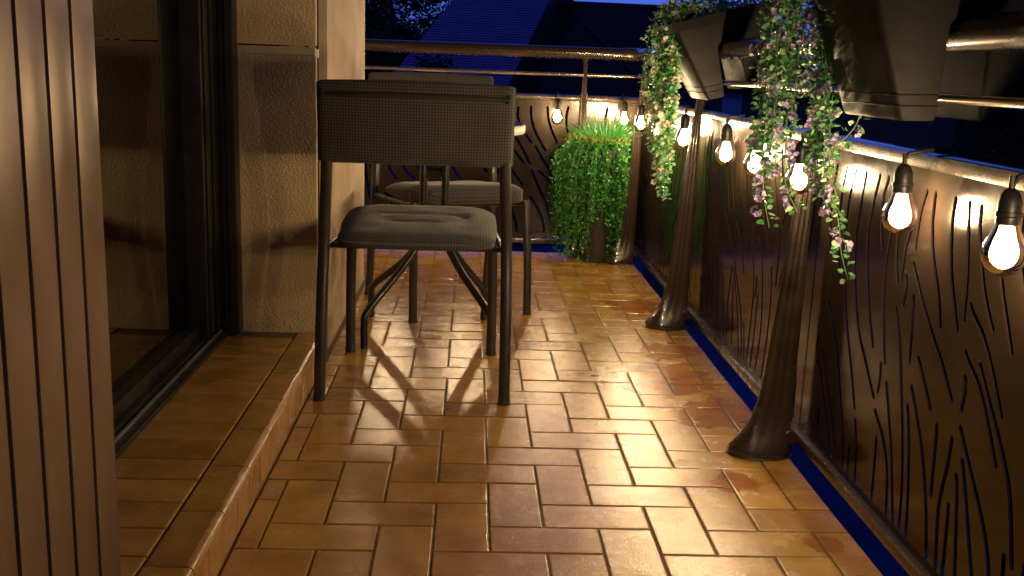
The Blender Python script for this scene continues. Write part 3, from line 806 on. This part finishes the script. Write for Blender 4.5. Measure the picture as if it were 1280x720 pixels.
# lilac-flowered vine falling from the near planter
st_, lv_, fw_ = MB(), MB(), MB()
pt = thing('trailing_plant', (.66, 1.98, 1.07), 'trailing plant with lilac flowers hanging from the near saddle planter', 'plant')
main = [
 [(.70, 1.95, 1.085), (.60, 1.99, 1.12), (.575, 2.0, 1.04), (.578, 2.0, .898), (.574, 2.0, .744), (.588, 2.0, .66), (.599, 2.0, .609)],
 [(.72, 1.95, 1.08), (.63, 2.0, 1.11), (.603, 2.01, 1.02), (.596, 2.01, .90), (.590, 2.01, .80), (.592, 2.01, .70)],
 [(.72, 1.95, 1.08), (.60, 2.0, 1.13), (.560, 2.01, 1.02), (.556, 2.01, .92), (.562, 2.01, .83), (.566, 2.01, .76)],
 [(.72, 1.95, 1.08), (.64, 2.02, 1.12), (.622, 2.02, 1.0), (.616, 2.02, .899), (.620, 2.02, .80), (.632, 2.02, .70), (.656, 2.02, .640)],
 [(.74, 1.94, 1.08), (.69, 1.97, 1.12), (.674, 1.98, 1.051), (.671, 1.98, .902), (.679, 1.98, .749), (.700, 1.98, .68), (.722, 1.98, .639), (.742, 1.98, .57), (.765, 1.98, .511)],
 [(.76, 1.90, 1.08), (.725, 1.93, 1.12), (.722, 1.95, 1.03), (.735, 1.95, .93), (.735, 1.95, .83), (.70, 1.96, .775)],
 [(.76, 1.90, 1.08), (.70, 1.94, 1.12), (.690, 1.97, 1.03), (.695, 1.97, .93), (.690, 1.97, .80), (.692, 1.97, .70)],
 [(.76, 1.90, 1.08), (.67, 1.96, 1.12), (.655, 1.98, 1.03), (.660, 1.98, .93), (.665, 1.98, .85), (.674, 1.98, .78)],
 [(.76, 1.88, 1.08), (.72, 1.92, 1.12), (.705, 1.95, 1.03), (.712, 1.95, .93), (.722, 1.95, .87)],
 [(.76, 1.88, 1.08), (.745, 1.90, 1.12), (.738, 1.94, 1.03), (.744, 1.94, .96)],
 [(.74, 1.94, 1.08), (.65, 1.97, 1.11), (.640, 1.99, 1.02), (.640, 1.99, .95), (.643, 1.99, .87)],
]
for i, pts in enumerate(main):
    strand(st_, lv_, fw_, pts, rnd, .0090, .0165, .012, .17, .0095, 6, .004)
    if i < 9:
        for _ in range(5):
            m_ = len(pts) - rnd.choice([2, 3]); ox = rnd.gauss(0, .012); oy = rnd.gauss(0, .02)
            strand(st_, lv_, fw_, [(p[0] + ox * min(1, j / 2), p[1] + oy, p[2] + (0 if j else .0)) for j, p in enumerate(pts[:max(3, m_)])], rnd, .0090, .0155, .012, .09, .0095, 6, .005)
for k in range(40):
    p = Vector((rnd.uniform(.64, .96), rnd.uniform(1.69, 1.95), 1.07)); q_ = p + Vector((rnd.uniform(-.05, .05), rnd.uniform(-.03, .03), rnd.uniform(.04, .14)))
    strand(st_, lv_, fw_, [p, (p + q_) / 2 + rv(rnd) * .01, q_], rnd, .010, .018, .012, .12, .010, 3)
st_.build('stem', M['stem'], pt); lv_.build('leaves', M['vine_leaf'], pt, False); fw_.build('flowers', M['purple'], pt, False)

# ------------------------------------------------------------------ saddle planters riding on the handrail
def planter(y0, y1, tilt, label, wi=1.0):
    t = thing('saddle_planter', (.80, (y0 + y1) / 2, .985), label, 'planter', 'saddle planters on the handrail')
    c, s_ = math.cos(tilt), math.sin(tilt)
    def rot(x, z): return (.80 + x * c + z * s_, .985 - x * s_ + z * c)
    half = [(-.182, .112), (-.178, .090), (-.103, -.137), (-.099, -.142), (-.040, -.142), (-.0365, -.138), (-.034, .012), (-.012, .046)]
    half = [((x if abs(x) < .05 else -.04 + (x + .04) * wi), z) for x, z in half]
    prof = half + [(-x, z) for x, z in half[::-1]]
    b = MB(); n = len(prof); rc = .016
    # rounded plan corners: inset the side faces over several slices
    sl = [(y0, .012), (y0 + .0015, .007), (y0 + .005, .003), (y0 + rc * .8, .0), (y1 - rc * .8, .0), (y1 - .005, .003), (y1 - .0015, .007), (y1, .012)]
    vs, fs = [], []
    for yy, ins in sl:
        for x, z in prof:
            k_ = 1 if abs(x) > .045 else 0
            xx = x - math.copysign(ins, x) * k_ + (math.copysign(ins * .3, x) if (not k_ and abs(x) > .03) else 0)
            taper = (.112 - z) * .10 * (1 if yy < (y0 + y1) / 2 else -1)
            X_, Z_ = rot(xx, z); vs.append((X_, yy + taper, Z_))
    for i in range(len(sl) - 1):
        for k in range(n): fs.append((i * n + k, i * n + (k + 1) % n, (i + 1) * n + (k + 1) % n, (i + 1) * n + k))
    fs.append(tuple(range(n))[::-1]); fs.append(tuple((len(sl) - 1) * n + k for k in range(n)))
    b.add(vs, fs); o = b.build('planter_body', M['planter'], t, True, 28)
    # raised rim and the two ribs near the foot of the inner leg
    rim = MB()
    tw = .04 + .142 * wi
    for (x0_, x1_, ya, yb) in ((-tw - .006, -tw + .006, y0 - .004, y1 + .004), (tw - .006, tw + .006, y0 - .004, y1 + .004), (-tw + .0065, tw - .0065, y0 - .004, y0 + .008), (-tw + .0065, tw - .0065, y1 - .008, y1 + .004)):
        vv = []
        for z in (.086, .116):
            for (x, yy) in ((x0_, ya), (x1_, ya), (x1_, yb), (x0_, yb)):
                X_, Z_ = rot(x, z); vv.append((X_, yy, Z_))
        rim.add(vv, [(0, 3, 2, 1), (4, 5, 6, 7), (0, 1, 5, 4), (1, 2, 6, 5), (2, 3, 7, 6), (3, 0, 4, 7)])
    rim.build('rim', M['planter'], t)
    for zz in (-.100, -.118):
        rb = MB(); xi = -.04 + (-.142 + (.112 - zz) * .316) * wi - .0012; ty = (.112 - zz) * .10
        ring = [(xi, y0 + ty + .008), (xi + .006, y0 + ty - .0008), (-.037, y0 + ty - .0008), (-.0345, y0 + ty + .004), (-.0345, y1 - ty - .004), (-.037, y1 - ty + .0008), (xi + .006, y1 - ty + .0008), (xi, y1 - ty - .008)]
        rb.tube([(*[rot(x, zz)[0]], yy, rot(x, zz)[1]) for x, yy in ring], .0012, 6, closed=True)
        rb.build('rib', M['planter'], t)
    so_ = MB(); vv = []
    for z in (.104, .1085):
        for (x, yy) in ((-tw + .008, y0 + .009), (tw - .008, y0 + .009), (tw - .008, y1 - .009), (-tw + .008, y1 - .009)):
            X_, Z_ = rot(x, z); vv.append((X_, yy, Z_))
    so_.add(vv, [(0, 3, 2, 1), (4, 5, 6, 7), (0, 1, 5, 4), (1, 2, 6, 5), (2, 3, 7, 6), (3, 0, 4, 7)]); so_.build('soil', M['soil'], t)
    return t
planter(3.25, 3.57, math.radians(-15), 'tilted anthracite saddle planter farther along the handrail, cream flowers spilling from it', .86)
planter(1.655, 1.965, math.radians(-1), 'large anthracite saddle planter nearest the viewer on the handrail')

# ------------------------------------------------------------------ corner pot with ivy and grass
px_, py_ = .612, 4.87
pot = thing('plant_pot', (px_, py_, 0), 'tall dark tapered pot standing in the far railing corner', 'pot')
MB().lathe([(.060, .0), (.066, .004), (.078, .12), (.098, .33), (.118, .50), (.126, .53), (.128, .545), (.118, .546), (.112, .53), (.02, .525)], (px_, py_, .0005), 40).build('pot_body', M['pot'], pot, True, 40)
MB().lathe([(.02, .520), (.112, .524), (.110, .531), (.02, .534)], (px_, py_, 0), 30).build('soil', M['soil'], pot)
rnd = random.Random(5)
iv = thing('ivy_plant', (px_, py_, .53), 'dense bright green ivy cascading over the corner pot', 'plant')
st_, lv_ = MB(), MB()
for k in range(150):
    a = rnd.uniform(PI * .72, PI * 1.95) if k < 115 else rnd.uniform(0, 2 * PI)
    R = rnd.uniform(.085, .195); out = Vector((math.cos(a), math.sin(a), 0))
    if out.x < -.2: R += rnd.uniform(0, .045)
    zl = rnd.choice([.04, .08, .12, .17, .22, .28, .34]) if (out.x < -.35 or out.x > .45) else rnd.choice([.20, .24, .28, .32, .36])
    c = Vector((px_, py_, 0))
    pts = [c + out * .05 + Vector((0, 0, .53)), c + out * R * .7 + Vector((0, 0, .56 + rnd.uniform(-.01, .03))), c + out * R + Vector((0, 0, .48))]
    z = .40
    while z > zl: pts.append(c + out * (R + rnd.uniform(-.006, .008)) + Vector((rnd.uniform(-.006, .006), 0, z))); z -= .09
    pts.append(c + out * (R - .005) + Vector((0, 0, zl)))
    for p in pts: p.y = min(p.y, 5.03); p.x = min(p.x, .685 + .09 * p.z)
    P = spline(pts, 8); st_.tube(P, .0012, 4, caps=False); acc = 0
    for a_, b_ in zip(P[:-1], P[1:]):
        acc += (b_ - a_).length
        while acc > .0095:
            acc -= .0095; p = a_.lerp(b_, rnd.random()); s2 = rv(rnd)
            d = (s2 + out * .5 + Vector((0, 0, -.55))).normalized(); l_ = rnd.uniform(.010, .019)
            leaf(lv_, p + s2 * .007, d, (out + rv(rnd) * .5), l_, l_ * .72, .18, True)
st_.build('stem', M['stem'], iv); lv_.build('leaves', M['ivy'], iv, False)
gt = thing('grass_plant', (px_ + .03, py_ + .02, .53), 'spiky light green grass tuft above the ivy in the corner pot', 'plant')
gb = MB()
for k in range(520):
    a = rnd.uniform(0, 2 * PI); r0 = rnd.uniform(0, .07); c = Vector((px_ + .025 + r0 * math.cos(a), py_ + .02 + r0 * math.sin(a), .53))
    ln = rnd.uniform(.10, .215); lean = rnd.uniform(.15, .95); dv = Vector((math.cos(a) * lean, math.sin(a) * lean, 1)).normalized()
    sd = dv.cross(rv(rnd)).normalized(); wv = rnd.uniform(.002, .0042); pv = c; k0 = len(gb.v)
    for q in range(5):
        t_ = q / 4; p = c + dv * ln * t_ + Vector((math.cos(a), math.sin(a), 0)) * .05 * t_ * t_ * lean - Vector((0, 0, .05 * t_ * t_ * lean))
        p.y = min(p.y, 5.04); p.x = min(p.x, .80)
        gb.v += [p + sd * wv * (1 - t_ * .95), p - sd * wv * (1 - t_ * .95)]
    for q in range(4): gb.f.append((k0 + 2 * q, k0 + 2 * q + 1, k0 + 2 * q + 3, k0 + 2 * q + 2))
gb.build('grass_blades', M['grass'], gt, False)
yt = thing('flowering_sprig', (px_ - .07, py_ - .06, .55), 'fine yellow green sprigs on top of the ivy in the corner pot', 'plant')
yb = MB()
for k in range(230):
    a = rnd.uniform(PI * .7, PI * 1.9); r0 = rnd.uniform(.03, .15); c = Vector((px_ + r0 * math.cos(a), py_ + r0 * math.sin(a), .565))
    d = (Vector((math.cos(a) * .5, math.sin(a) * .5, 1)) + rv(rnd) * .4).normalized(); ln = rnd.uniform(.02, .055)
    yb.tube([c, c + d * ln], .0006, 3, caps=False)
    for q in range(6): leaf(yb, c + d * ln * rnd.uniform(.3, 1), rv(rnd), rv(rnd), .010, .004, .1)
yb.build('sprig_leaves', M['yellow_leaf'], yt, False)

# ------------------------------------------------------------------ outside: ground, roofs, trees
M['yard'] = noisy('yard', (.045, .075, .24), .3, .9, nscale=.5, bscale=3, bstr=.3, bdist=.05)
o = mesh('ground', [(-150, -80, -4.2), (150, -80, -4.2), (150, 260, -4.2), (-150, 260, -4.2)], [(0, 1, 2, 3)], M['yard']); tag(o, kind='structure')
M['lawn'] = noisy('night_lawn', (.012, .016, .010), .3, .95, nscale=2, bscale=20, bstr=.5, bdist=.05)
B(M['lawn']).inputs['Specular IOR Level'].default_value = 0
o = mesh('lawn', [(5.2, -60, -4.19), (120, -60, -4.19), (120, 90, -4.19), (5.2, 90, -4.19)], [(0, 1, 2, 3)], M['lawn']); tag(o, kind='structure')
M['lit_roof_tile'] = noisy('blue_lit_roof', (.17, .13, .42), .14, .7, nscale=3, bscale=12, bstr=.1)  # blue light on the neighbour roof, put into the tile colour
M['shaded'] = noisy('shaded_roof', (.028, .030, .045), .2, .75, nscale=2, bscale=12, bstr=.1)  # same roof in shade, painted darker; other dark roofs share it
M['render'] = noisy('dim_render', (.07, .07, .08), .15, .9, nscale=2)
def roof_rows(p0l, p0r, p1l, p1r, rows, mat_, name, parent, lift=.03):
    """stepped tile courses between eave (p0) and ridge (p1)"""
    p0l, p0r, p1l, p1r = map(Vector, (p0l, p0r, p1l, p1r)); nrm = (p0r - p0l).cross(p1l - p0l).normalized()
    b = MB()
    for i in range(rows):
        a, c = i / rows, (i + 1) / rows
        A1, B1 = p0l.lerp(p1l, a), p0r.lerp(p1r, a); A2, B2 = p0l.lerp(p1l, c), p0r.lerp(p1r, c)
        k = len(b.v); b.v += [A1, B1, A1 + nrm * lift, B1 + nrm * lift, A2, B2]; b.f += [(k, k + 1, k + 3, k + 2), (k + 2, k + 3, k + 5, k + 4)]
    return b.build(name, mat_, parent, False)
# lit part of one roof, the blue light put into its tile colour
n1 = thing('neighbour_house', (-1, 33, -4.2), 'neighbouring house with the steep lit part of the tiled roof painted violet blue', 'house')
roof_rows((-4.95, 28.4, -2.9), (-.55, 28.4, -2.9), (1.10, 38.6, 5.7), (3.75, 38.6, 5.7), 105, M['lit_roof_tile'], 'roof', n1)
MB().box(-4.6, -.9, 28.9, 46, -4.2, -2.95).build('wall', M['render'], n1, False)
b = MB(); b.add([(-.58, 28.45, -2.95), (3.75, 38.6, 5.65), (3.9, 48, -2.95), (-.58, 48, -2.95)], [(0, 1, 2), (0, 2, 3)]); b.build('gable', M['shaded'], n1, False)
# shaded part of the same roof, the shade put into a darker colour
n2 = thing('neighbour_house', (6, 34, -4.2), 'neighbouring house with the shaded part of the hipped roof painted dark and one dim window', 'house')
roof_rows((-3.0, 30.6, -2.4), (14.0, 30.6, -2.4), (1.6, 38.1, 3.22), (10.5, 38.1, 3.16), 66, M['shaded'], 'roof', n2)
MB().tube([(1.3, 38.1, 3.25), (10.5, 38.1, 3.19)], .09, 6).build('ridge', M['shaded'], n2)
MB().tube([(3.12, 38.05, 3.22), (5.6, 34.3, .62), (7.9, 30.7, -2.2)], .07, 6).build('hip_ridge', M['shaded'], n2)
w2 = MB().box(-2.4, 13.4, 31.2, 45, -4.2, -2.5).build('wall', M['render'], n2, False)
n3 = thing('garden_shed', (6.5, 20, -4.2), 'low dark outbuilding with a dim blue window below the shaded roof', 'outbuilding')
MB().box(4.2, 9.5, 20.0, 24, -4.2, .75).build('wall', M['render'], n3, False)
roof_rows((3.9, 19.7, .72), (9.8, 19.7, .72), (3.9, 22, 1.0), (9.8, 22, 1.0), 8, M['shaded'], 'roof', n3)
M['winblue'] = mat('window_glow_blue', (.16, .26, .55), .3)  # blue glow of a lit window, put into the base colour
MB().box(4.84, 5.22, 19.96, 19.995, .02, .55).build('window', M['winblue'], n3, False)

n4 = thing('neighbour_house', (20, 24, -4.2), 'unlit dark house at the far right beyond the shaded roof', 'house')
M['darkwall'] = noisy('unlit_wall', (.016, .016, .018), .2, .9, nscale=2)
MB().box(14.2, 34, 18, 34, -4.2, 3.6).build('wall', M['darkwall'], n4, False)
roof_rows((13.8, 17.6, 3.55), (34.4, 17.6, 3.55), (18.5, 26, 7.5), (30, 26, 7.5), 30, M['shaded'], 'roof', n4)
def tree(name, x, y, zb, h, r, n, label, seed):
    t = thing(name, (x, y, -4.2), label, 'tree', 'trees beyond the balcony'); rn = random.Random(seed)
    tk = MB(); tk.tube(spline([(x, y, -4.2), (x + .1, y, zb + h * .3), (x - .1, y, zb + h * .9)], 5), [.22 - .018 * i for i in range(11)], 8)
    lv = MB(); ctr = Vector((x, y, zb + h * .5))
    for k in range(9):
        d = rv(rn); tk.tube([(x, y, zb + h * .25), ctr + Vector((d.x * r * .6, d.y * r * .6, d.z * h * .35))], [.08, .03], 5)
    cl = [ctr + Vector((rn.gauss(0, .42) * r, rn.gauss(0, .42) * r, rn.gauss(0, .24) * h)) for _ in range(80)]
    for k in range(n):
        c = rn.choice(cl); p = c + rv(rn) * rn.random() * r * .30; leaf(lv, p, rv(rn), rv(rn), rn.uniform(.10, .24), rn.uniform(.07, .14), .1)
    tk.build('trunk', M['bark'], t); lv.build('crown', M['treeleaf'], t, False)
M['bark'] = noisy('bark', (.05, .035, .025), .3, .9)
M['treeleaf'] = leaf_mat('tree_leaf', [(0, (.010, .022, .010)), (.6, (.022, .05, .018)), (1, (.04, .08, .03))], .7, .1)
tree('leafy_tree', -3.6, 26, -3.2, 6.9, 2.1, 30000, 'dark leafy tree left of the blue-lit roof', 1)
tree('leafy_tree', -3.6, 46, -2, 7.5, 3.4, 26000, 'dark tree behind the blue-lit roof', 2)
tree('leafy_tree', 9.6, 41, -3, 8.2, 2.3, 5000, 'dark tree rising behind the shaded roof', 3)
tree('leafy_tree', 13.4, 24, -3.4, 9.5, 2.9, 12000, 'large dark tree at the right of the shaded roof', 4)
tree('leafy_tree', 12.0, 14, -3.6, 9.0, 2.8, 12000, 'nearest dark tree beyond the right railing', 5)

# ------------------------------------------------------------------ sky and light
W = bpy.data.worlds.new('World'); SC.world = W; W.use_nodes = True; nt = W.node_tree
bg = nt.nodes['Background']
sky = nt.nodes.new('ShaderNodeTexSky'); sky.sky_type = 'NISHITA'; sky.sun_disc = False
sky.sun_elevation = math.radians(-2.0); sky.sun_rotation = math.radians(15)
mul = nt.nodes.new('ShaderNodeMix'); mul.data_type = 'RGBA'; mul.blend_type = 'MULTIPLY'; mul.inputs[0].default_value = 1
mul.inputs[7].default_value = (.09, .20, 1.0, 1)
bw = nt.nodes.new('ShaderNodeRGBToBW'); nt.links.new(sky.outputs[0], bw.inputs[0]); nt.links.new(bw.outputs[0], mul.inputs[6]); nt.links.new(mul.outputs[2], bg.inputs['Color']); bg.inputs['Strength'].default_value = 1.0
su = bpy.data.lights.new('dusk_light', 'SUN'); su.energy = .22; su.color = (.25, .3, 1.0); su.angle = math.radians(6)
so2 = bpy.data.objects.new('dusk_light', su); COL.objects.link(so2)
so2.rotation_euler = Vector((-.45, -.62, .65)).to_track_quat('Z', 'Y').to_euler()

# ------------------------------------------------------------------ camera
cam = bpy.data.cameras.new('camera'); co = bpy.data.objects.new('camera', cam); COL.objects.link(co); SC.camera = co
r, u, f = Vector((.998727, -.036183, .035139)), Vector((-.026659, .212717, .97675)), Vector((.042817, .976444, -.211481))
mtx = Matrix((r, u, -f)).transposed().to_4x4(); mtx.translation = Vector((0, 0, .9048)); co.matrix_world = mtx
cam.sensor_width = 36; cam.lens = 1274.2 / 1280 * 36; cam.clip_start = .05; cam.clip_end = 600
SC.view_settings.view_transform = 'Standard'; SC.view_settings.look = 'None'; SC.view_settings.exposure = .2; SC.view_settings.gamma = 1
SC.cycles.use_denoising = True; SC.cycles.sample_clamp_indirect = 6; SC.cycles.max_bounces = 8; SC.cycles.transparent_max_bounces = 12
SC.cycles.caustics_reflective = False; SC.cycles.caustics_refractive = False
for o in bpy.data.objects:
    if 'local' in o.keys(): del o['local']
